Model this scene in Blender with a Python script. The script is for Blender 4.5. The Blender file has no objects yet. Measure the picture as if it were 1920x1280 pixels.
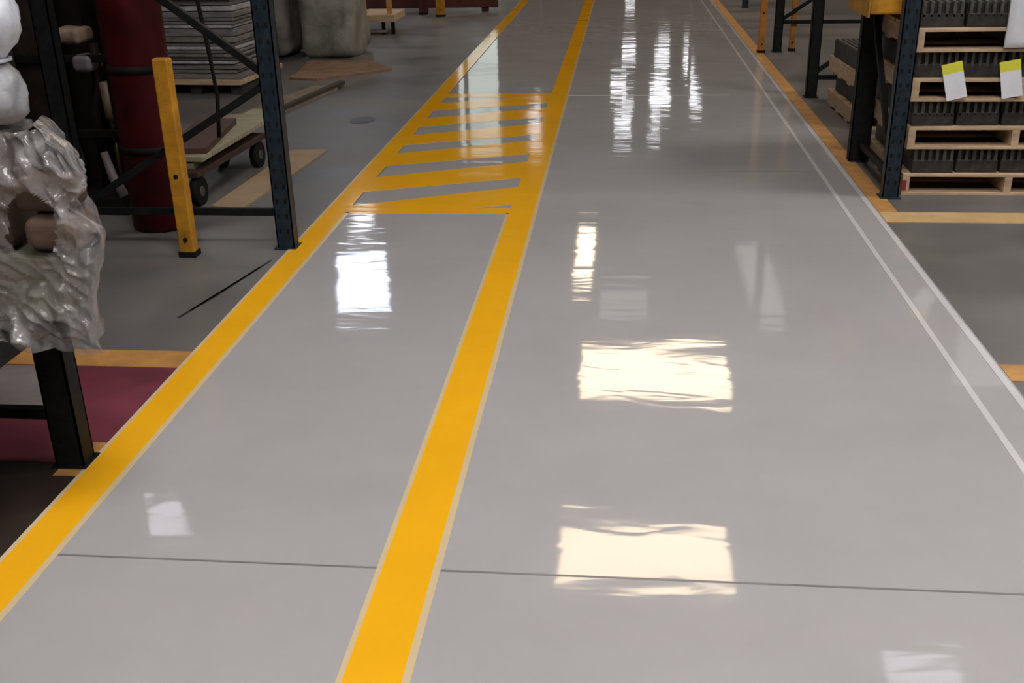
import bpy, bmesh, math, random
from mathutils import Vector, Matrix, noise
random.seed(7)
C = bpy.data.collections.new('scene'); bpy.context.scene.collection.children.link(C)
sc = bpy.context.scene
R = math.radians

# ------------------------------------------------------------------ camera
H = 1.6
cd = bpy.data.cameras.new('camera'); cam = bpy.data.objects.new('camera', cd); C.objects.link(cam)
cd.sensor_width = 36; cd.lens = 1973.27 / 1920 * 36; cd.clip_end = 300; cd.clip_start = .05
pitch, yaw, roll = 0.403635, 0.106796, -0.0222308
fw = Vector((-math.sin(yaw) * math.cos(pitch), math.cos(yaw) * math.cos(pitch), -math.sin(pitch)))
rt = Vector((math.cos(yaw), math.sin(yaw), 0)); up = rt.cross(fw)
rt2 = math.cos(roll) * rt + math.sin(roll) * up; up2 = -math.sin(roll) * rt + math.cos(roll) * up
m = Matrix((rt2, up2, -fw)).transposed().to_4x4(); m.translation = Vector((0, 0, H))
cam.matrix_world = m; sc.camera = cam

# ------------------------------------------------------------------ world, exposure
w = bpy.data.worlds.new('world'); sc.world = w; w.use_nodes = True
w.node_tree.nodes['Background'].inputs[0].default_value = (.8, .85, 1, 1)
w.node_tree.nodes['Background'].inputs[1].default_value = .35
sc.view_settings.view_transform = 'Standard'; sc.view_settings.look = 'None'
sc.view_settings.gamma = 1; sc.view_settings.use_curve_mapping = False
sc.view_settings.exposure = 0.0
L_WARM, L_WHITE, L_COOL, L_FILL = 7.6, 4.5, 6.0, 21.5

# ------------------------------------------------------------------ materials
def mat(name, col, rough=.6, metal=0, var=.15, scale=6, col2=None, spec=.5, bump=0, bscale=40, rvar=0, stretch=(1, 1, 1), coat=0):
    M = bpy.data.materials.new(name); M.use_nodes = True; nt = M.node_tree; b = nt.nodes['Principled BSDF']
    b.inputs['Roughness'].default_value = rough; b.inputs['Metallic'].default_value = metal
    b.inputs['Specular IOR Level'].default_value = spec; b.inputs['Coat Weight'].default_value = coat
    tc = nt.nodes.new('ShaderNodeTexCoord'); mp = nt.nodes.new('ShaderNodeMapping'); mp.inputs['Scale'].default_value = stretch
    nt.links.new(tc.outputs['Object'], mp.inputs['Vector'])
    n = nt.nodes.new('ShaderNodeTexNoise'); n.inputs['Scale'].default_value = scale; n.inputs['Detail'].default_value = 6
    n.inputs['Roughness'].default_value = .6
    nt.links.new(mp.outputs[0], n.inputs['Vector'])
    cr = nt.nodes.new('ShaderNodeValToRGB'); c2 = col2 or tuple(c * (1 - var * 1.6) for c in col)
    cr.color_ramp.elements[0].position = .3; cr.color_ramp.elements[1].position = .7
    cr.color_ramp.elements[0].color = (*c2, 1); cr.color_ramp.elements[1].color = (*(tuple(min(1, c * (1 + var)) for c in col)), 1)
    nt.links.new(n.outputs[0], cr.inputs[0]); nt.links.new(cr.outputs[0], b.inputs['Base Color'])
    if bump:
        n2 = nt.nodes.new('ShaderNodeTexNoise'); n2.inputs['Scale'].default_value = bscale; n2.inputs['Detail'].default_value = 3
        nt.links.new(mp.outputs[0], n2.inputs['Vector'])
        bp = nt.nodes.new('ShaderNodeBump'); bp.inputs['Strength'].default_value = 1; bp.inputs['Distance'].default_value = bump
        nt.links.new(n2.outputs[0], bp.inputs['Height']); nt.links.new(bp.outputs[0], b.inputs['Normal'])
    if rvar:
        mr = nt.nodes.new('ShaderNodeMapRange'); mr.inputs['To Min'].default_value = max(0, rough - rvar); mr.inputs['To Max'].default_value = rough + rvar
        mr.inputs['From Min'].default_value = .3; mr.inputs['From Max'].default_value = .7
        nt.links.new(n.outputs[0], mr.inputs['Value']); nt.links.new(mr.outputs[0], b.inputs['Roughness'])
    return M

def glossy_floor(name, col, rough=.055, var=.04):
    """hard gloss resin: a smooth, slightly wavy poured surface"""
    M = mat(name, col, rough, var=var, scale=1.6, spec=.75)
    nt = M.node_tree; b = nt.nodes['Principled BSDF']
    tc = nt.nodes.new('ShaderNodeTexCoord')
    hs = []
    for s, st, amp in ((2.2, (.55, 1.5, 1), 1.0), (9, (.5, 1.6, 1), .22)):
        mp = nt.nodes.new('ShaderNodeMapping'); mp.inputs['Scale'].default_value = st
        nt.links.new(tc.outputs['Object'], mp.inputs['Vector'])
        n = nt.nodes.new('ShaderNodeTexNoise'); n.inputs['Scale'].default_value = s; n.inputs['Detail'].default_value = 1.5
        n.inputs['Distortion'].default_value = .6
        nt.links.new(mp.outputs[0], n.inputs['Vector'])
        mm = nt.nodes.new('ShaderNodeMath'); mm.operation = 'MULTIPLY'; mm.inputs[1].default_value = amp
        nt.links.new(n.outputs[0], mm.inputs[0]); hs.append(mm)
    a = nt.nodes.new('ShaderNodeMath'); a.operation = 'ADD'
    nt.links.new(hs[0].outputs[0], a.inputs[0]); nt.links.new(hs[1].outputs[0], a.inputs[1])
    bp = nt.nodes.new('ShaderNodeBump'); bp.inputs['Strength'].default_value = 1; bp.inputs['Distance'].default_value = .0023
    nt.links.new(a.outputs[0], bp.inputs['Height']); nt.links.new(bp.outputs[0], b.inputs['Normal'])
    return M

def emit(name, col, s):
    M = bpy.data.materials.new(name); M.use_nodes = True; nt = M.node_tree; nt.nodes.clear()
    e = nt.nodes.new('ShaderNodeEmission'); e.inputs[0].default_value = (*col, 1); e.inputs[1].default_value = s
    o = nt.nodes.new('ShaderNodeOutputMaterial'); nt.links.new(e.outputs[0], o.inputs[0]); return M

def film_mat(name, a0=.25, a1=.85):
    M = mat(name, (.42, .395, .40), .2, var=.1, scale=5, spec=.9, bump=.004, bscale=26)
    nt = M.node_tree; b = nt.nodes['Principled BSDF']; out = nt.nodes['Material Output']
    tr = nt.nodes.new('ShaderNodeBsdfTransparent'); mx = nt.nodes.new('ShaderNodeMixShader')
    tc = nt.nodes.new('ShaderNodeTexCoord'); n = nt.nodes.new('ShaderNodeTexNoise'); n.inputs['Scale'].default_value = 9; n.inputs['Detail'].default_value = 5
    n.inputs['Distortion'].default_value = 1.2
    mp = nt.nodes.new('ShaderNodeMapping'); mp.inputs['Scale'].default_value = (1, 1, .5); mp.inputs['Rotation'].default_value = (0, R(-25), 0)
    nt.links.new(tc.outputs['Object'], mp.inputs[0]); nt.links.new(mp.outputs[0], n.inputs['Vector'])
    mr = nt.nodes.new('ShaderNodeMapRange'); mr.inputs['From Min'].default_value = .35; mr.inputs['From Max'].default_value = .68
    mr.inputs['To Min'].default_value = a0; mr.inputs['To Max'].default_value = a1
    nt.links.new(n.outputs[0], mr.inputs[0]); nt.links.new(mr.outputs[0], mx.inputs[0])
    nt.links.new(tr.outputs[0], mx.inputs[1]); nt.links.new(b.outputs[0], mx.inputs[2]); nt.links.new(mx.outputs[0], out.inputs[0])
    return M

EPOXY = glossy_floor('grey_epoxy', (.41, .395, .405), .05)
YEL = glossy_floor('yellow_epoxy', (.93, .46, .012), .09)
CREAM = glossy_floor('pale_edge', (.66, .52, .32), .12)
WHITE_LINE = glossy_floor('white_epoxy', (.62, .60, .62), .12)
CONC = mat('bare_concrete', (.150, .138, .134), .42, var=.2, scale=1.3, col2=(.098, .092, .09), bump=.0008, bscale=30, rvar=.12)
OLDYEL = mat('worn_yellow_paint', (.50, .25, .075), .45, var=.2, scale=9)
CREAMPAINT = mat('worn_cream_paint', (.62, .42, .2), .4, var=.12, scale=9)
MAROON = mat('maroon_paint', (.17, .035, .055), .45, var=.25, scale=4, rvar=.1)
JOINT = mat('joint_filler', (.20, .19, .20), .3, var=.1)
JOINTL = mat('pale_joint_filler', (.5, .49, .47), .3, var=.1)
STAIN = mat('oil_stain', (.035, .03, .03), .4, var=.2)
CEIL = mat('dark_ceiling', (.10, .095, .09), .8, var=.2, scale=.5)
WALL = mat('grey_wall', (.16, .155, .15), .8, var=.15, scale=.6)
STEEL_B = mat('dark_blue_rack_paint', (.012, .025, .038), .42, var=.4, scale=25, spec=.4)
STEEL_K = mat('black_rack_paint', (.008, .009, .010), .55, var=.4, scale=25, spec=.2)
STEEL_G = mat('grey_green_brace', (.055, .06, .06), .5, var=.3, scale=15)
YPOST = mat('yellow_guard_paint', (.50, .235, .015), .45, var=.25, scale=12, col2=(.30, .13, .01))
OPOST = mat('orange_guard_paint', (.42, .16, .02), .5, var=.2, scale=10)
WOOD = mat('pallet_wood', (.56, .40, .26), .7, var=.22, scale=5, stretch=(.6, 4, 4), bump=.001)
WOOD_D = mat('weathered_wood', (.27, .22, .15), .75, var=.3, scale=5, stretch=(.6, 4, 4), bump=.001)
WOOD_O = mat('orange_wood', (.50, .26, .09), .65, var=.2, scale=6, stretch=(.6, 4, 4))
CARD = mat('cardboard', (.36, .26, .17), .8, var=.12, scale=3)
CARD_D = mat('brown_cardboard', (.07, .042, .028), .8, var=.25, scale=5)
IRON = mat('cast_iron', (.045, .043, .04), .55, metal=.3, var=.35, scale=18, bump=.0015)
IRONF = mat('rough_fins', (.10, .09, .078), .6, metal=.2, var=.35, scale=18)
RED = mat('red_tank_paint', (.048, .0015, .004), .5, var=.4, scale=4, spec=.2)
MACH = mat('dark_machine_paint', (.008, .005, .0045), .7, var=.4, scale=6, spec=.15)
MACH2 = mat('brown_machine_metal', (.022, .014, .012), .6, var=.4, scale=10, spec=.2)
TANM = mat('tan_metal_cover', (.24, .17, .12), .45, var=.35, scale=8)
RUB = mat('black_rubber', (.010, .009, .009), .75, var=.2, spec=.15)
PAPERW = mat('white_paper', (.72, .73, .80), .6, var=.05, scale=12)
PAPERY = mat('yellow_card', (.70, .68, .06), .6, var=.06)
GREYSHEET = mat('grey_sheets', (.20, .185, .19), .6, var=.3, scale=9, stretch=(.5, .5, 3))
WRAPG = mat('grey_film_over_goods', (.20, .185, .165), .42, var=.35, scale=4, col2=(.09, .08, .07), bump=.015, bscale=7)
WSACK = mat('bluish_white_plastic', (.66, .69, .78), .35, var=.14, scale=12, bump=.01, bscale=12)
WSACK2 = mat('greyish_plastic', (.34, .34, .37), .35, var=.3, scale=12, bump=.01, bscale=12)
FILM = film_mat('clear_stretch_film', .10, .70)
REDP = mat('red_paint_mark', (.32, .03, .03), .6)
DRED = mat('dark_red_paint', (.09, .02, .015), .5)
GLASS = emit('daylit_pane', (.86, .92, 1.0), 2.2)
LWARM = emit('warm_lens', (1.0, .78, .52), L_WARM)
LWHITE = emit('white_lens', (.95, .95, 1.0), L_WHITE)
LCOOL = emit('cool_skylight_panel', (.74, .82, 1.0), L_COOL)
LDIM = emit('dim_lens', (.92, .88, 1.0), 2.6)
LMILK = emit('milky_rooflight', (1.0, .92, .86), .55)
LFILL = emit('fill_lens', (1.0, .96, .92), L_FILL)

# ------------------------------------------------------------------ helpers
def box(bm, x0, x1, y0, y1, z0, z1, bev=0.0, mtx=None):
    g = bmesh.ops.create_cube(bm, size=1)
    vs = g['verts']
    for v in vs:
        v.co = Vector(((x0 + x1) / 2 + v.co.x * (x1 - x0), (y0 + y1) / 2 + v.co.y * (y1 - y0), (z0 + z1) / 2 + v.co.z * (z1 - z0)))
    if bev:
        es = list({e for v in vs for e in v.link_edges})
        r = bmesh.ops.bevel(bm, geom=es, offset=bev, segments=2, affect='EDGES', profile=.5)
        vs = list({v for f in r['faces'] for v in f.verts} | {v for v in vs if v.is_valid})
    if mtx:
        for v in vs: v.co = mtx @ v.co
    return vs

def bar(bm, a, b, wd, ht, bev=.002):
    """square bar from a to b"""
    a, b = Vector(a), Vector(b); d = b - a; q = d.to_track_quat('X', 'Z').to_matrix().to_4x4(); q.translation = a
    return box(bm, 0, d.length, -wd / 2, wd / 2, -ht / 2, ht / 2, bev, q)

def tube(bm, pts, r, seg=12, cap=True):
    pts = [Vector(p) for p in pts]; rings = []
    rs = r if isinstance(r, (list, tuple)) else [r] * len(pts)
    for i, p in enumerate(pts):
        d = (pts[min(i + 1, len(pts) - 1)] - pts[max(i - 1, 0)]).normalized()
        q = d.to_track_quat('Z', 'X')
        rings.append([bm.verts.new(p + q @ Vector((rs[i] * math.cos(t * 2 * math.pi / seg), rs[i] * math.sin(t * 2 * math.pi / seg), 0))) for t in range(seg)])
    for a, b in zip(rings, rings[1:]):
        for k in range(seg):
            f = bm.faces.new((a[k], a[(k + 1) % seg], b[(k + 1) % seg], b[k])); f.smooth = True
    if cap:
        bm.faces.new(rings[0][::-1]); bm.faces.new(rings[-1])

def obj(name, bm, material, parent=None, smooth=False):
    me = bpy.data.meshes.new(name); bmesh.ops.recalc_face_normals(bm, faces=bm.faces); bm.to_mesh(me); bm.free()
    me.materials.append(material)
    if smooth:
        for p in me.polygons: p.use_smooth = True
    o = bpy.data.objects.new(name, me); C.objects.link(o)
    if parent: o.parent = parent
    return o

def tag(o, label, cat, group=None):
    o['label'] = label; o['category'] = cat
    if group: o['group'] = group
    return o

def thing(name, label, cat, loc=(0, 0, 0), rz=0, group=None):
    o = bpy.data.objects.new(name, None); C.objects.link(o); o.location = loc; o.rotation_euler = (0, 0, rz)
    return tag(o, label, cat, group)

def struct(name, bm, material, parent=None, label=None):
    o = obj(name, bm, material, parent)
    if not parent: o['kind'] = 'structure'
    if label: o['label'] = label
    return o

def copy_tree(o, parent=None):
    c = o.copy(); C.objects.link(c); c.parent = parent
    for ch in [x for x in C.objects if x.parent == o]: copy_tree(ch, c)
    return c

B = bmesh.new
def bx(*a, **k):
    bm = B(); box(bm, *a, **k); return bm

def poly(pts, z0, z1):
    bm = B(); lo = [bm.verts.new((x, y, z0)) for x, y in pts]; hi = [bm.verts.new((x, y, z1)) for x, y in pts]
    bm.faces.new(lo[::-1]); bm.faces.new(hi); n = len(pts)
    for i in range(n): bm.faces.new((lo[i], lo[(i + 1) % n], hi[(i + 1) % n], hi[i]))
    return bm

# ------------------------------------------------------------------ room shell
HC = 6.5
floor = struct('floor', bx(-16, 16, -8, 100, -.2, 0), CONC)
struct('ceiling', bx(-16, 16, -8, 100, HC + .5, HC + .7), CEIL)
struct('wall_left', bx(-16.2, -16, -8, 100, 0, HC + .5), WALL)
struct('wall_right', bx(16, 16.2, -8, 100, 0, HC + .5), WALL)
struct('wall_back', bx(-16, 16, -8.2, -8, 0, HC + .5), WALL)
struct('wall_far', bx(-16, 16, 100, 100.2, 0, HC + .5), WALL)
n = 1
for y in range(-5, 100, 7):
    bm = B(); box(bm, -16, 16, y - .08, y + .08, HC + .3, HC + .5); struct('trim_%d' % n, bm, CEIL); n += 1

# floor paint and one painted patch of shade, all lying on the slab
Z1, Z2 = .003, .0042
struct('aisle_coating', poly([(-1.475, -2), (1.37, -2), (1.37, 60), (-1.475, 60)], 0, Z1), EPOXY, floor, 'shiny light grey resin coating of the aisle')
def line(name, x0, x1, y0, y1, m_, label, z=Z2, edge=None):
    o = struct(name, bx(x0, x1, y0, y1, 0, z), m_, floor, label)
    return o
line('yellow_line', -1.600, -1.485, -2, 60, YEL, 'yellow line along the left edge of the aisle')
line('line_edge', -1.485, -1.466, -2, 5.47, CREAM, 'pale edge beside the left yellow line')
line('line_edge', -1.614, -1.600, -2, 60, CREAM, 'pale outer edge of the left yellow line')
line('yellow_line', -.588, -.455, -2, 60, YEL, 'yellow line running down the middle of the aisle')
line('line_edge', -.455, -.436, -2, 60, CREAM, 'pale right edge of the middle yellow line')
line('line_edge', -.602, -.588, -2, 5.47, CREAM, 'pale left edge of the middle yellow line')
line('white_line', 1.195, 1.218, -2, 60, WHITE_LINE, 'inner thin white line on the right side of the aisle')
line('white_line', 1.335, 1.362, -2, 60, WHITE_LINE, 'outer thin white line on the right side of the aisle')
line('orange_line', 1.372, 1.47, 5.36, 40, OLDYEL, 'worn orange line along the racks on the right', .0025)
line('cross_line', 1.372, 6, 5.37, 5.55, CREAMPAINT, 'pale yellow cross line in front of the right pallets', .003)
line('cross_line', 1.372, 6, 3.46, 3.60, OLDYEL, 'orange cross line at the right edge', .003)
line('cross_line', -6, -1.614, 3.41, 3.56, OLDYEL, 'dull orange cross line on the left floor', .003)
line('paint_or_shade_patch', -6, -1.614, 2.0, 3.41, MAROON, 'maroon painted floor on the left', .002)
line('paint_or_shade_patch', -6, -1.614, .5, 2.70, mat('brown_floor_shade', (.028, .018, .014), .5, var=.3), 'dark brown painted shade on the floor at the lower left', .0028)  # shade below the rack, put into the floor as dark brown colour
line('paint_or_shade_patch', -1.69, -1.612, 2.62, 2.83, OLDYEL, 'small orange paint patch at the post foot', .0035)
# hatched zone: border bars and diagonal bars
line('hatch_border', -1.485, -.588, 5.45, 5.56, YEL, 'near border of the hatched zone')
line('hatch_border', -1.485, -.588, 8.95, 9.12, YEL, 'far border of the hatched zone')
def clip(pts, y0, y1):
    for s, yc in ((1, y0), (-1, y1)):
        out = []
        for i in range(len(pts)):
            p, q = pts[i], pts[(i + 1) % len(pts)]
            ip, iq = s * (p[1] - yc) >= 0, s * (q[1] - yc) >= 0
            if ip: out.append(p)
            if ip != iq:
                t = (yc - p[1]) / (q[1] - p[1]); out.append((p[0] + t * (q[0] - p[0]), yc))
        pts = out
    return pts
k = 0
hy = [(5.30, 5.62), (5.89, 6.25), (6.52, 6.88), (7.12, 7.46), (7.74, 8.08), (8.36, 8.70)]
for a, b in hy:      # near and far edge at the left line; each bar climbs to the middle line
    sl = .56 if a < 8 else .5
    p = clip([(-1.485, a), (-.588, a + sl * .62), (-.588, b + sl * .72), (-1.485, b - .02)], 5.5, 9.0)
    if len(p) > 2:
        struct('hatch_stripe', poly(p, 0, .0040), YEL, floor, 'slanting yellow bar of the hatched zone')
# joints
struct('joint_line', poly([(-1.466, 2.217), (1.37, 2.217), (1.37, 2.225), (-1.466, 2.225)], 0, .0034), JOINT, floor, 'thin dark joint across the near aisle')
struct('joint_line', poly([(-.436, 9.0), (.9, 9.0), (.9, 9.03), (-.436, 9.03)], 0, .0034), JOINTL, floor, 'thin pale joint across the far aisle')
struct('joint_line', poly([(-.436, 6.42), (1.195, 6.42), (1.195, 6.43), (-.436, 6.43)], 0, .0034), JOINT, floor, 'thin joint across the middle aisle')
bm = B(); bmesh.ops.create_circle(bm, cap_ends=True, segments=24, radius=.09)
for v in bm.verts: v.co = Vector((-1.98 + v.co.x * 1.1, 8.0 + v.co.y * 1.5, .002))
struct('oil_stain', bm, STAIN, floor, 'dark round stain on the left floor')
bm = B()
for i in range(4):
    x = -1.93 + .02 * i
    bar(bm, (x + .12, 3.9 + .08 * i, .0015), (x + .22, 4.35 + .1 * i, .0015), .012, .002, 0)
struct('tyre_mark', bm, STAIN, floor, 'dark scuff marks beside the left yellow line')

# ------------------------------------------------------------------ ceiling lights
def ceiling_light(x, y, wx, wy, lens, label, group, drop=.0, rz=0):
    z = HC - drop
    t = thing('ceiling_light', label, 'ceiling light', (x, y, z), rz, group)
    bm = B(); box(bm, -wx / 2 - .06, wx / 2 + .06, -wy / 2 - .06, wy / 2 + .06, .02, .14, .01)
    box(bm, -wx / 2 - .06, wx / 2 + .06, -wy / 2 - .06, -wy / 2, -.03, .02); box(bm, -wx / 2 - .06, wx / 2 + .06, wy / 2, wy / 2 + .06, -.03, .02)
    obj('housing', bm, MACH, t)
    obj('lens', bx(-wx / 2, wx / 2, -wy / 2, wy / 2, 0, .018), lens, t)
    for s in (-1, 1):
        bm = B(); tube(bm, [(s * wx * .35, 0, .13), (s * wx * .35, 0, .5 + drop)], .012, 8); obj('hanger', bm, STEEL_G, t)
    return t
G1 = 'panel lights over the aisle'
ceiling_light(.42, 11.75, 2.25, 1.45, LWARM, 'warm square panel light nearest over the aisle', G1)
ceiling_light(.70, 17.5, 2.65, 2.0, LWARM, 'wide warm panel light second along the aisle', G1)
ceiling_light(-.78, 24.2, .42, 4.0, LWARM, 'narrow warm light strip over the middle line', G1)
ceiling_light(-5.75, 22.1, 1.15, 4.2, LCOOL, 'cool skylight panel above the left racks', G1, rz=R(14))
ceiling_light(.15, 21.1, 1.0, 1.6, LMILK, 'dim milky rooflight between the warm panel lights', G1)
ceiling_light(3.2, 22.5, .7, 5.5, LMILK, 'dim milky rooflight strip right of the warm panel lights', G1)
ceiling_light(-6.85, 26.6, .5, 1.6, LWHITE, 'small white light beyond the skylight panel', G1)
G2 = 'distant high bay lights'
ROW = {0: 'left row', 1: 'middle row', 2: 'right row', 3: 'row over the hatched zone'}; cnt = {}
i = 0
for x, y, wx, wy in ((0.1, 37.2, 1.0, .8), (.1, 40.4, 1.0, 1.7), (.3, 43.7, .8, 1.1), (-.1, 47.8, 1.1, 2.6), (.4, 58.2, 1.15, 3.2), (.6, 86, 1.2, 4),
                     (1.2, 37.4, .8, .6), (1.35, 40.6, .5, 1.0), (1.65, 45.2, 1.3, 3.4), (1.8, 49.2, .9, 1.6), (2.1, 56.4, 1.2, 2.6), (2.4, 62.0, 1.0, 1.6),
                     (3.05, 43.4, .7, 1.3), (3.1, 46.6, .6, 2.8), (3.3, 53.5, .6, 4.5), (3.7, 61.3, .7, 1.6),
                     (-2.9, 36.6, .6, .8), (-3.2, 39.6, .8, 1.6), (-3.35, 43.0, .5, 1.0)):
    rw = 3 if x < -1 else 0 if x < .9 else 1 if x < 2.9 else 2
    cnt[rw] = cnt.get(rw, 0) + 1
    ceiling_light(x, y, wx * .62, wy, LWHITE, 'white high bay light, %s nearest in the %s of reflections' % (['', 'the', 'second', 'third', 'fourth', 'fifth', 'sixth'][cnt[rw]], ROW[rw]), G2)
G3 = 'high bay lights above the racks'
ceiling_light(-6.2, 12.3, 1.0, 1.1, LDIM, 'pale dim high bay light above the left rack row', G3, rz=R(20))
ceiling_light(3.5, 9.75, .8, .45, LDIM, 'small dim high bay light above the right racks', G3)
for x, y, wx, wy, l in ((6.5, 4.5, 2.4, 2.4, 'added unseen fill light right of the camera'), (-6.5, 3, .8, .8, 'added unseen fill light left of the camera'),
                     (7.5, 15, 1.5, 1.5, 'added unseen fill light over the right storage area'), (0.2, 1.2, 2.4, 1.8, 'added unseen fill panel directly over the near aisle'),
                     (0.4, -4, 2.4, 2.0, 'added unseen fill panel behind the camera'), (-8.5, 16, 1.2, 1.2, 'added unseen fill light over the left storage area')):
    ceiling_light(x, y, wx, wy, LFILL, l, G3)  # extra lamps out of sight, added to fill the diffuse light
# tall pale dock door and daylit slots, mirrored in the far floor
t = thing('dock_curtain', 'tall daylit strip curtain far down the left of the aisle', 'curtain', (-4.4, 33, 0))
bm = B()
for i in range(8): box(bm, -.62 + i * .16, -.62 + i * .16 + .17, -.01 + .02 * (i % 2), .02 * (i % 2), 2.2, 6.1)
obj('strip', bm, emit('daylit_curtain', (.88, 1.0, .95), .95), t)
obj('rail', bx(-.75, .75, -.05, .08, 6.1, 6.2), STEEL_G, t)
obj('frame_post', bx(-.85, -.75, -.05, .05, 0, 6.2), STEEL_G, t); obj('frame_post', bx(.75, .85, -.05, .05, 0, 6.2), STEEL_G, t)

# ------------------------------------------------------------------ rack upright frames
def post_mesh(hgt, w_=.085, d_=.07):
    bm = B(); t_ = .006
    box(bm, -w_ / 2, w_ / 2, -d_ / 2, -d_ / 2 + t_, 0, hgt); box(bm, -w_ / 2, -w_ / 2 + t_, -d_ / 2, d_ / 2, 0, hgt); box(bm, w_ / 2 - t_, w_ / 2, -d_ / 2, d_ / 2, 0, hgt)
    box(bm, -w_ / 2, -w_ / 2 + .02, d_ / 2 - t_, d_ / 2, 0, hgt); box(bm, w_ / 2 - .02, w_ / 2, d_ / 2 - t_, d_ / 2, 0, hgt)
    nf = len(bm.faces); z = .08
    while z < hgt - .05:
        for s in (-1, 1): box(bm, s * .02 - .006, s * .02 + .006, -d_ / 2 - .0015, -d_ / 2 + .0005, z, z + .022)
        z += .075
    bm.faces.ensure_lookup_table()
    for f in bm.faces[nf:]: f.material_index = 1
    return bm
def post_obj(hgt, m_, t, w_=.085, d_=.07):
    p = obj('post', post_mesh(hgt, w_, d_), m_, t); p.data.materials.append(RUB); return p
def rack_frame(name, label, x, y, ln, axis, hgt, m_, mb, zs, diags, group=None, w_=.085, w2=None, m2=None):
    """upright frame with one post at the origin and the other ln away along axis"""
    t = thing(name, label, 'rack frame', (x, y, 0), 0, group)
    d = Vector((1, 0, 0)) if axis == 'x' else Vector((0, 1, 0))
    for q in (0, 1):
        p = post_obj(hgt, m2 if q and m2 else m_, t, w2 if q and w2 else w_); p.location = d * ln * q
        f = obj('foot_plate', bx(-.056, .056, -.05, .05, 0, .008, bev=.001), m_, p)
    for z in zs:
        bm = B(); bar(bm, Vector((0, 0, z)) + d * .03 * (1 if ln > 0 else -1), Vector((0, 0, z)) + d * (ln - .03 * (1 if ln > 0 else -1)), .03, .035)
        obj('horizontal_brace', bm, mb, t)
    for z0, z1 in diags:
        bm = B(); bar(bm, Vector((0, 0, z0)) + d * .02 * (1 if ln > 0 else -1), Vector((0, 0, z1)) + d * ln, .03, .035)
        obj('diagonal_brace', bm, mb, t)
    return t
rack_frame('pallet_rack', 'dark blue rack frame with diagonal braces beside the left yellow line', -1.628, 4.86, -1.05, 'x', 3.2, STEEL_B, STEEL_K,
           (.18,), ((.80, .19), (.84, 1.62), (1.66, 2.4)), m2=STEEL_K)
rack_frame('pallet_rack', 'black rack frame holding up the plastic-draped load at left', -1.66, 2.71, -1.0, 'x', 3.2, STEEL_K, STEEL_K,
           (.17, 1.7), ((1.7, 2.5),), w_=.09)
rack_frame('pallet_rack', 'nearest dark blue rack frame beside the right pallet stack', 1.49, 5.86, .86, 'y', 3.4, STEEL_B, STEEL_K,
           (.12, 1.3), ((.14, .95), (1.0, 1.9)), w2=.12, m2=STEEL_K)
rack_frame('pallet_rack', 'black rack frame standing behind the nearest right one', 1.55, 8.93, 1.0, 'x', 3.4, STEEL_K, STEEL_K, (.16, .95), ((.2, .9),))
rack_frame('pallet_rack', 'small black rack frame farthest along the right of the aisle', 1.62, 11.56, 1.1, 'x', 3.4, STEEL_K, STEEL_K, (.3, 1.1), ((.32, 1.05),))
# yellow beam end high between the posts
t = thing('rack_beam', 'yellow beam end between the near right posts at the top', 'beam', (1.44, 6.42, 0))
obj('beam', bx(-.10, .12, -.3, .25, .945, 1.06, bev=.01), YPOST, t)
obj('beam_bracket', bx(-.11, -.10, -.3, .25, .93, 1.07), YPOST, t)
# guards
def guard(x, y, w_, d_, h, m_, label, foot=RUB):
    t = thing('guard_post', label, 'guard post', (x, y, 0), 0)
    bm = B(); box(bm, -w_ / 2, w_ / 2, -d_ / 2, d_ / 2, .02, h, .008); obj('post', bm, m_, t)
    obj('foot', bx(-w_ / 2 - .006, w_ / 2 + .006, -d_ / 2 - .006, d_ / 2 + .006, 0, .028, bev=.003), foot, t)
    for z in (.09, .4):
        bm = B(); tube(bm, [(0, -d_ / 2 - .006, z), (0, -d_ / 2 + .001, z)], .011, 8); obj('bolt', bm, STEEL_K, t)
    return t
guard(-2.075, 4.71, .075, .06, .94, YPOST, 'yellow steel guard post with dark foot in front of the left racks')
guard(1.45, 11.5, .07, .06, 1.4, OPOST, 'orange guard post far along the right side, nearer the aisle')
guard(1.78, 11.62, .06, .06, 1.4, OPOST, 'orange guard post behind the far black rack post')
guard(-2.55, 15.3, .12, .1, .9, YPOST, 'yellow guard post far away left of the aisle')
guard(-2.85, 15.6, .10, .1, .9, DRED, 'dark red guard post beside the far yellow one')
# left rack beams + shelf deck next to the black frame (shelf carries the wrapped load)
t = thing('rack_shelf', 'dark wooden rack shelf carrying the draped load at left', 'shelf', (0, 0, 0))
obj('deck', bx(-2.68, -1.64, .3, 2.66, .545, .565, bev=.002), WOOD_D, t)
obj('beam', bx(-1.66, -1.615, .3, 2.66, .47, .545, bev=.003), STEEL_K, t)
obj('beam', bx(-2.70, -2.66, .3, 2.66, .47, .545, bev=.003), STEEL_K, t)
t2 = thing('rack_shelf', 'unseen upper rack shelf above the draped load, shading the floor', 'shelf', (0, 0, 0))  # shelf out of view, added to shade the floor at the lower left
obj('deck', bx(-2.68, -1.64, .3, 2.66, 1.75, 1.77, bev=.002), WOOD_D, t2); obj('beam', bx(-1.66, -1.615, .3, 2.66, 1.67, 1.75, bev=.003), STEEL_K, t2)
# other end frame, out of view to the left of the camera
rack_frame('pallet_rack', 'black rack frame at the near end of the left shelf', -1.655, .25, -1.0, 'x', 3.2, STEEL_K, STEEL_K, (.17, 1.7), ())

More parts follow.
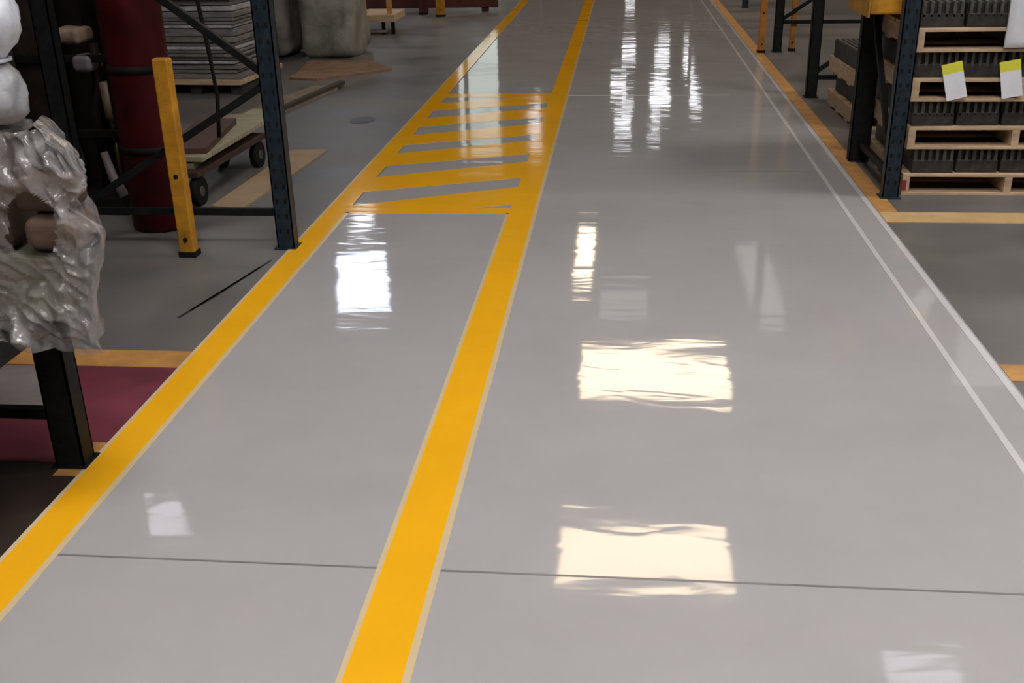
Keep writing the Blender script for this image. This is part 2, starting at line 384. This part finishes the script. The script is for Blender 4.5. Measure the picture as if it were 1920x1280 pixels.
# ------------------------------------------------------------------ wrapped load
def lumpy(bm, amp, sc_, seed=0):
    for v in bm.verts:
        n_ = noise.noise_vector(v.co * sc_ + Vector((seed, 0, 0))); v.co += n_ * amp
def soft_box(x0, x1, y0, y1, z0, z1, rad, amp, sc_, seed=0, cuts=10):
    bm = B(); bmesh.ops.create_cube(bm, size=2); bmesh.ops.subdivide_edges(bm, edges=bm.edges[:], cuts=cuts, use_grid_fill=True)
    hx, hy_, hz = (x1 - x0) / 2, (y1 - y0) / 2, (z1 - z0) / 2; c = Vector(((x0 + x1) / 2, (y0 + y1) / 2, (z0 + z1) / 2))
    for v in bm.verts:
        p = Vector((v.co.x * hx, v.co.y * hy_, v.co.z * hz))
        q = Vector((max(-hx + rad, min(hx - rad, p.x)), max(-hy_ + rad, min(hy_ - rad, p.y)), max(-hz + rad, min(hz - rad, p.z))))
        d = p - q; p = q + (d.normalized() * rad if d.length > 1e-6 else d); v.co = c + p
    lumpy(bm, amp, sc_, seed)
    return bm
o = obj('cardboard_box', soft_box(-1.53, -1.385, 2.455, 2.58, .875, .955, .02, .006, 9, 1), CARD_D); tag(o, 'dark brown box under the clear film, upper of two', 'box')
o = obj('cardboard_box', soft_box(-1.52, -1.365, 2.45, 2.58, .772, .865, .035, .006, 9, 2), mat('mid_brown_card', (.15, .095, .07), .7, var=.3)); tag(o, 'light brown box under the clear film, lower of two', 'box')
o = obj('cardboard_box', soft_box(-1.98, -1.45, 2.45, 2.60, .575, .762, .02, .006, 9, 3), mat('olive_card', (.12, .115, .08), .7, var=.2)); tag(o, 'olive grey carton at the bottom of the draped load', 'box')
o = obj('cardboard_box', soft_box(-2.2, -1.56, 2.46, 2.62, .772, 1.03, .02, .006, 9, 4), CARD_D); tag(o, 'tall dark carton at the left inside the draped load', 'box')
# white plastic sack, two bulges with a tie between
t = thing('plastic_sack', 'bluish white plastic sack tied round on top of the draped load', 'sack', (-1.655, 2.54, 1.085))
t.scale = (.95, .8, .78)
prof = [(0, .02), (.11, .0), (.165, .03), (.172, .09), (.160, .15), (.135, .19), (.13, .205)]
def lathe_soft(prof, seed, amp, sx=1., sy=.8):
    bm = B(); seg = 40; rings = []
    for r_, z in prof:
        rings.append([bm.verts.new((r_ * sx * math.cos(a * 2 * math.pi / seg), r_ * sy * math.sin(a * 2 * math.pi / seg), z)) for a in range(seg)])
    for a, b in zip(rings, rings[1:]):
        for k in range(seg): bm.faces.new((a[k], a[(k + 1) % seg], b[(k + 1) % seg], b[k]))
    bmesh.ops.remove_doubles(bm, verts=bm.verts, dist=1e-5)
    bmesh.ops.subdivide_edges(bm, edges=bm.edges[:], cuts=1, use_grid_fill=True, smooth=.5)
    lumpy(bm, amp, 22, seed); return bm
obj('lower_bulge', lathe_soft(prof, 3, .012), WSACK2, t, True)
obj('upper_bulge', lathe_soft([(.125, .195), (.155, .225), (.185, .29), (.19, .36), (.165, .42), (.12, .46), (.0, .47)], 5, .014), WSACK, t, True)
bm = B(); tube(bm, [(.145 * math.cos(a * math.pi / 12), .118 * math.sin(a * math.pi / 12), .2) for a in range(24)] + [(.145, 0, .2)], .006, 6); obj('tie', bm, WSACK, t)
# film sheet, hanging over the load and down past the shelf edge
zk = [(1.12, -1.44), (1.10, -1.405), (1.03, -1.33), (.95, -1.29), (.905, -1.33), (.88, -1.31), (.84, -1.28), (.77, -1.278), (.72, -1.30), (.66, -1.32), (.60, -1.33), (.5, -1.33)]
def xr(z):
    for (a, xa), (b, xb) in zip(zk, zk[1:]):
        if b <= z <= a: return xa + (xb - xa) * (a - z) / (a - b)
    return zk[-1][1] if z < .55 else zk[0][1]
def film(name, seed, off, nu=170, nv=150):
    bm = B(); g = []
    for j in range(nv + 1):
        v = j / nv; row = []
        for i_ in range(nu + 1):
            u = i_ / nu
            zb = .515 + .01 * math.sin(u * 23 + seed) + (max(0, .52 - u) ** 1.2) * 1.2
            z = 1.085 + (zb - 1.085) * v
            Xr = xr(z) + off
            if u < .68: x = -2.3 + (Xr + 2.3) * (u / .68); y = 2.41 + .01 * math.sin(z * 30)
            else: x = Xr - .13 * (u - .68) / .32; y = 2.41 + (u - .68) / .32 * .24
            cr_ = max(0, 1 - abs(u - .68) / .06)
            x -= cr_ * .02; y += cr_ * .012
            p = Vector((x, y, z)); nv_ = noise.noise_vector(Vector((x * 9, y * 9 + z * 4, z * 9 + seed)))
            nw = noise.noise_vector(Vector((x * 26 + z * 12, y * 22, z * 16 + seed)))
            rg = abs(noise.noise(Vector((x * 11 + z * 7, y * 9, z * 5 + seed * 2)))) 
            k_ = .25 + .75 * v
            p += Vector((nv_.x * .02 * k_, nv_.y * .03 - rg * .05, nv_.z * .008)) + Vector((nw.x * .008, nw.y * .014, 0)) + Vector((0, -.016 * (1 - abs(noise.noise(Vector((x * 30 + z * 22, y * 12, z * 9 - x * 14 + seed))))) ** 6, 0))
            row.append(bm.verts.new(p))
        g.append(row)
    for j in range(nv):
        for i_ in range(nu):
            c_ = (g[j][i_].co + g[j + 1][i_ + 1].co) / 2      # torn opening over the two boxes
            e_ = ((c_.x + 1.445 + (.87 - c_.z) * .1) / .062) ** 2 + ((c_.z - .868) / .088) ** 2
            if c_.y < 2.44 and e_ + .5 * noise.noise(c_ * 14) < 1: continue
            bm.faces.new((g[j][i_], g[j][i_ + 1], g[j + 1][i_ + 1], g[j + 1][i_]))
    # gathered top tucked inwards under the sack
    return obj(name, bm, FILM, None, True)
o = film('stretch_film', 2, 0); tag(o, 'crumpled clear stretch film draped over the boxes at left', 'plastic film')
o = obj('film_top', soft_box(-2.3, -1.54, 2.41, 2.66, 1.045, 1.08, .019, .008, 12, 8), FILM, o, True)

# ------------------------------------------------------------------ left machinery
t = thing('metal_tank', 'dark red upright tank with black bands behind the yellow guard post', 'tank', (-2.415, 5.2, 0))
bm = B(); pr = [(.0, .0), (.14, .0), (.15, .02), (.15, 1.75), (.14, 1.83), (.08, 1.88), (0, 1.89)]; seg = 40; rings = []
for r_, z in pr: rings.append([bm.verts.new((r_ * math.cos(a * 2 * math.pi / seg), r_ * math.sin(a * 2 * math.pi / seg), z)) for a in range(seg)])
for a, b in zip(rings, rings[1:]):
    for k in range(seg): bm.faces.new((a[k], a[(k + 1) % seg], b[(k + 1) % seg], b[k]))
bmesh.ops.remove_doubles(bm, verts=bm.verts, dist=1e-5)
o = obj('body', bm, RED, t, True)
for z in (.43, .83):
    bm = B(); tube(bm, [(0, 0, z - .02), (0, 0, z + .02)], .156, 40); obj('band', bm, MACH, t)
t = thing('machine', 'dark cluttered machine with pipes behind the left rack', 'machine', (-3.0, 5.68, 0))
obj('base', bx(-.55, .32, -.3, .4, 0, .10, bev=.01), MACH, t)
obj('cabinet', bx(-.55, -.02, -.15, .4, .1, 1.6, bev=.015), MACH, t)
obj('cabinet_door', bx(-.5, -.08, -.17, -.15, .2, 1.45, bev=.004), MACH2, t)
obj('column', bx(.24, .31, -.15, -.05, .1, 1.9, bev=.005), MACH, t)
for z in (.43, .83): obj('rail', bx(-.55, .33, -.20, -.16, z - .02, z + .02, bev=.003), MACH, t)
obj('back_panel', bx(-.02, .32, .2, .24, .1, 1.6, bev=.004), MACH, t)
bm = B(); tube(bm, [(.12, -.1, .1), (.12, -.1, .52), (.14, -.1, .6), (.18, -.12, .66), (.18, -.12, .9)], .024, 12); obj('pipe', bm, MACH2, t)
bm = B(); tube(bm, [(.22, -.12, .45), (.22, -.12, .50), (.22, -.12, .50), (.215, -.12, .70)], [.02, .02, .034, .034], 16); obj('filter_cylinder', bm, TANM, t)
bm = B(); tube(bm, [(.22, -.12, .12), (.22, -.12, .45)], .016, 10); obj('pipe', bm, mat('brass_pipe', (.12, .07, .02), .4, metal=.5), t)
obj('gearbox', soft_box(.02, .17, -.24, -.06, .91, .99, .03, .008, 14, 4), TANM, t)
obj('motor', soft_box(.09, .2, -.22, -.05, .76, .85, .03, .003, 14, 4), mat('grey_motor', (.16, .14, .16), .5), t)
bm = B(); tube(bm, [(-.1, -.2, .12), (-.04, -.22, .4), (.03, -.2, .7), (-.02, -.2, .95)], .011, 8); obj('hose', bm, RUB, t)
bm = B(); tube(bm, [(.02, -.22, .1), (.06, -.22, .3), (.02, -.2, .5)], .014, 8); obj('hose', bm, MACH2, t)
bm = B(); tube(bm, [(.3, -.28, .1), (.24, -.26, .2), (.2, -.24, .34)], [.03, .026, .02], 10); obj('lever', bm, mat('worn_lever', (.13, .10, .10), .5), t)
obj('valve_block', soft_box(-.42, -.24, -.26, -.16, .5, .7, .02, .003, 9), mat('brown_valve', (.07, .04, .02), .5), t)
t = thing('machine', 'black machine frame behind the draped film at far left', 'machine', (-2.95, 4.3, 0))
obj('frame', bx(-.5, .25, -.1, .1, .0, .06, bev=.005), MACH, t)
obj('post', bx(.17, .24, -.04, .04, .06, 1.7, bev=.005), MACH, t); obj('post', bx(-.4, -.33, -.04, .04, .06, 1.7, bev=.005), MACH, t)
obj('panel', bx(-.33, .17, -.02, .02, .35, 1.5, bev=.004), MACH, t)
obj('guide_plate', bx(.0, .09, -.045, -.02, .55, 1.2, bev=.004), MACH2, t)

# low trolley with boards
t = thing('trolley', 'low dark trolley with black wheels behind the yellow guard post', 'trolley', (-2.46, 6.06, 0), R(-3))
obj('platform', bx(-.15, .15, -.5, .55, .165, .2, bev=.004), mat('trolley_paint', (.05, .025, .02), .6, var=.3), t)
for x_, y_ in ((.12, -.45), (-.12, -.45), (.12, .45), (-.12, .45)):
    bm = B(); tube(bm, [(x_ - .022, y_, .08), (x_ + .022, y_, .08)], .08, 24); wl = obj('wheel', bm, RUB, t)
    bm = B(); tube(bm, [(x_ - .026, y_, .08), (x_ + .026, y_, .08)], .03, 16); obj('hub', bm, STEEL_G, wl)
    obj('fork', bx(x_ - .03, x_ + .03, y_ - .02, y_ + .02, .158, .168), STEEL_K, t)
tb = [(.0, .2, .24, 'wide pale board lying lowest on the trolley', WOOD_D), (.14, .245, .275, 'narrow olive board on top of the trolley boards', mat('olive_board', (.33, .30, .20), .7, var=.2, stretch=(1, 5, 1)))]
for xo, z0, z1, lb, mm_ in tb:
    o = obj('wooden_board', bx(-.11, .11, -.55, .85, 0, z1 - z0, bev=.003), mm_); o.location = (-2.52 + xo * .8, 6.15, z0 + .002); o.rotation_euler = (0, 0, R(4 - xo * 40)); tag(o, lb, 'board')
o = obj('wooden_board', bx(-.14, .10, -.35, .5, 0, .035, bev=.003), mat('dark_red_board', (.08, .035, .03), .7)); o.location = (-2.46, 6.0, .278); o.rotation_euler = (0, 0, R(8)); tag(o, 'short dark red board topmost on the trolley', 'board')
# cable
sheet0 = obj('grey_board', poly([(-2.5, 3.04), (-1.93, 3.06), (-2.06, 3.38), (-2.5, 3.38)], .0035, .012), mat('grey_card', (.22, .19, .19), .6, var=.15)); tag(sheet0, 'flat grey board lying on the maroon floor at left', 'board')
bm = B(); tube(bm, [(-2.37, 5.95, 1.5), (-2.36, 5.95, 1.05), (-2.33, 5.94, .8), (-2.31, 5.93, .55), (-2.32, 5.9, .32)], .012, 8)
o = obj('cable', bm, RUB); tag(o, 'black cable hanging down to the low trolley', 'cable')

# flat boards and sheets on the floor
def sheet(name, pts, z0, z1, m_, label, cat):
    return tag(obj(name, poly(pts, z0, z1), m_), label, cat)
sheet('cardboard_sheet', [(-2.28, 5.55), (-2.08, 5.50), (-1.98, 6.95), (-2.22, 6.95)], .0, .012, CARD, 'tan cardboard sheet on the floor behind the blue rack post', 'cardboard')
sheet('wooden_board', [(-3.2, 7.2), (-2.9, 7.0), (-2.52, 9.35), (-2.78, 9.5)], .0, .02, mat('dusty_board', (.24, .195, .15), .8, var=.2), 'dusty tan board on the floor, wider of the two loose boards', 'board')
sheet('wooden_plank', [(-2.84, 7.55), (-2.80, 7.53), (-2.50, 9.55), (-2.56, 9.57)], .021, .05, mat('dark_plank', (.06, .045, .035), .8), 'thin dark plank along the edge of the dusty board', 'plank')
sheet('cardboard_sheet', [(-3.15, 9.95), (-2.85, 9.85), (-2.25, 10.45), (-2.6, 11.0), (-3.25, 11.0), (-3.15, 10.2)], .0, .02, mat('reddish_card', (.23, .14, .09), .8, var=.25), 'reddish brown cardboard sheet on the floor before the wrapped loads', 'cardboard')

# stack of grey sheets on a pale base
t = thing('sheet_stack', 'stack of layered grey sheets on a pale wooden base', 'stack of sheets', (-3.72, 9.6, 0), R(-4))
obj('base_board', bx(-.55, .45, -.5, .5, .09, .135, bev=.004), WOOD, t)
for x_ in (-.45, 0, .38): obj('base_block', bx(x_ - .05, x_ + .05, -.45, .45, 0, .09), mat('dark_block%d' % int(x_ * 10), (.03, .028, .022), .8), t)
z = .136; ly = 0
while z < 1.05:
    th = random.choice([.03, .05, .07]); dx = random.uniform(-.03, .03); dy = random.uniform(-.03, .03)
    obj('sheet_layer', bx(-.5 + dx, .42 + dx, -.45 + dy, .45 + dy, z, z + th - .006, bev=.005), [GREYSHEET, WRAPG, GREYSHEET, mat('pale_layer%d' % ly, (.42, .39, .41), .5, var=.25, scale=12)][ly % 4], t)
    z += th; ly += 1

# film-wrapped loads
o = obj('wrapped_load', soft_box(-4.3, -3.50, 11.2, 12.0, .0, 1.15, .12, .05, 3, 2, 20), WRAPG, None, True); tag(o, 'grey film-wrapped load, left of the two far bundles', 'wrapped load')
o = obj('wrapped_load', soft_box(-3.40, -2.80, 11.25, 12.0, .0, 1.15, .10, .045, 3, 7, 20), mat('olive_grey_wrap', (.29, .275, .235), .42, var=.3, scale=4, bump=.015, bscale=7), None, True); tag(o, 'olive grey film-wrapped load, right of the two far bundles', 'wrapped load')

# ------------------------------------------------------------------ pallets
def make_pallet(label, mt=WOOD):
    t = thing('pallet', label, 'pallet')
    for k, x_ in enumerate((0, .545, 1.08)):
        obj('stringer', bx(x_, x_ + .04, .0, 1.0, .016, .104, bev=.002), mt, t)
    for y_ in (0, .3, .6, .86): obj('bottom_board', bx(0, 1.12, y_, y_ + .1, 0, .016, bev=.002), mt, t)
    for k in range(8): obj('deck_board', bx(0, 1.12, k * .129, k * .129 + .097, .104, .122, bev=.002), mt, t)
    return t
proto = make_pallet('pale wooden pallet on the floor under the nearest right stack')
BW, BD, BH = .222, .92, .134
def make_casting():
    t = thing('metal_block', '', 'metal block')
    bm = B(); box(bm, 0, BW, .03, BD, 0, BH - .008, .006)
    box(bm, 0, BW, 0, .04, 0, .07, .004)
    obj('body', bm, IRON, t)
    bm = B()
    for k in range(6):
        x_ = .006 + k * (BW - .03) / 5
        box(bm, x_, x_ + .018, .0, BD - .01, .05, BH, .004)
    obj('fins', bm, IRONF, t)
    return t
PITCH = .258
pos_n = ['leftmost', 'second', 'middle', 'fourth', 'rightmost']
lev_n = ['lowest level', 'second level', 'third level', 'top level']
cast0 = None
def stack(x, y, n, rz, sname, blocks=5, first=None):
    global cast0
    for k in range(n):
        if first is not None and k == 0: p = first
        else:
            p = copy_tree(proto); p['label'] = 'pale wooden pallet, %s of %s' % (['lowest', 'second up', 'third up', 'topmost'][k], sname)
        dx = (0, .0, -.012, -.018)[k]; r = R((0, .4, -.5, .3)[k])
        p.location = (x + dx, y, k * PITCH); p.rotation_euler = (0, 0, rz + r)
        p['group'] = 'pallets of ' + sname
        for b in range(blocks):
            if cast0 is None: cast0 = make_casting(); c = cast0
            else: c = copy_tree(cast0)
            c['label'] = 'dark finned metal block, %s on %s of %s' % (pos_n[b], lev_n[k], sname)
            c['group'] = 'metal blocks on ' + sname
            off = Matrix.Rotation(rz + r, 3, 'Z') @ Vector((.045 + b * .238 * (1.0 if blocks > 4 else 1) - .03, .03 + random.uniform(-.012, .012), 0))
            if k < 1: off.x += .03
            c.location = (x + dx + off.x, y + off.y, k * PITCH + .123); c.rotation_euler = (0, 0, rz + r)
for_a = stack(1.565, 5.90, 4, 0, 'nearest stack', 5, proto)
BWs = .222
stack(1.66, 7.62, 2, R(2), 'stack behind posts', 4)
o = obj('red_label', bx(0, .022, -.004, 0, .03, .085), REDP, proto); o['label'] = 'red mark on the pallet corner'
# tags
def tagcard(x, y, z, w_, h_, tilt, label):
    t = thing('paper_tag', label, 'tag', (x, y, z)); t.rotation_euler = (R(-6), R(tilt), 0)
    obj('card', bx(-w_ / 2, w_ / 2, -.002, .0, -h_ * .72, 0), PAPERW, t)
    obj('yellow_band', bx(-w_ / 2, w_ / 2, -.0021, .0, 0, h_ * .28), PAPERY, t)
    return t
tagcard(1.745, 5.865, .672, .105, .19, -14, 'white tag with yellow top on the stack, left of the two')
tagcard(2.035, 5.865, .682, .105, .19, -10, 'white tag with yellow top on the stack, right of the two')
o = obj('paper_sheet', soft_box(1.985, 2.36, 5.868, 5.888, .80, 1.13, .004, .004, 8, 3, 8), PAPERW, None, True); tag(o, 'large white sheet hung over the top right of the pallet stack', 'sheet')

# ------------------------------------------------------------------ far left pallet cart
t = thing('pallet_cart', 'small wooden cart with dark legs beyond the wrapped loads', 'cart', (-3.1, 13.6, 0))
obj('deck', bx(-.35, .30, -.3, .4, .15, .235, bev=.004), WOOD, t)
obj('lower_rail', bx(-.35, .20, -.28, -.24, .02, .055, bev=.004), WOOD_D, t)
for x_ in (-.3, .15, .27): obj('leg', bx(x_ - .02, x_ + .02, -.27, -.23, .0, .15), MACH, t)
for x_ in (-.1, .22): obj('upright', bx(x_ - .03, x_ + .03, -.2, -.15, .235, .6), WOOD_O, t)
t = thing('guard_rail', 'dark red low guard rail across the far left floor', 'guard rail', (-2.8, 15.9, 0))
obj('rail', bx(-1.2, 1.0, 0, .06, .06, .3, bev=.01), DRED, t)
for x_ in (-1.0, -.1, .8): obj('post', bx(x_ - .05, x_ + .05, .06, .14, 0, .4), DRED, t)
# distant racks on both sides, to be mirrored in the aisle
for i, (x_, y_) in enumerate(((1.75, 16), (1.75, 22), (1.75, 28), (-2.0, 21), (-2.0, 27))):
    s = 1 if x_ > 0 else -1
    rack_frame('pallet_rack', 'distant rack frame number %s along the %s side' % (['one', 'two', 'three', 'one', 'two'][i], 'right' if s > 0 else 'left'), x_, y_, s * 1.05, 'x', 4.2, STEEL_B, STEEL_G, (.2, 1.6, 3.0), ((.2, 1.6), (1.6, 3.0)))
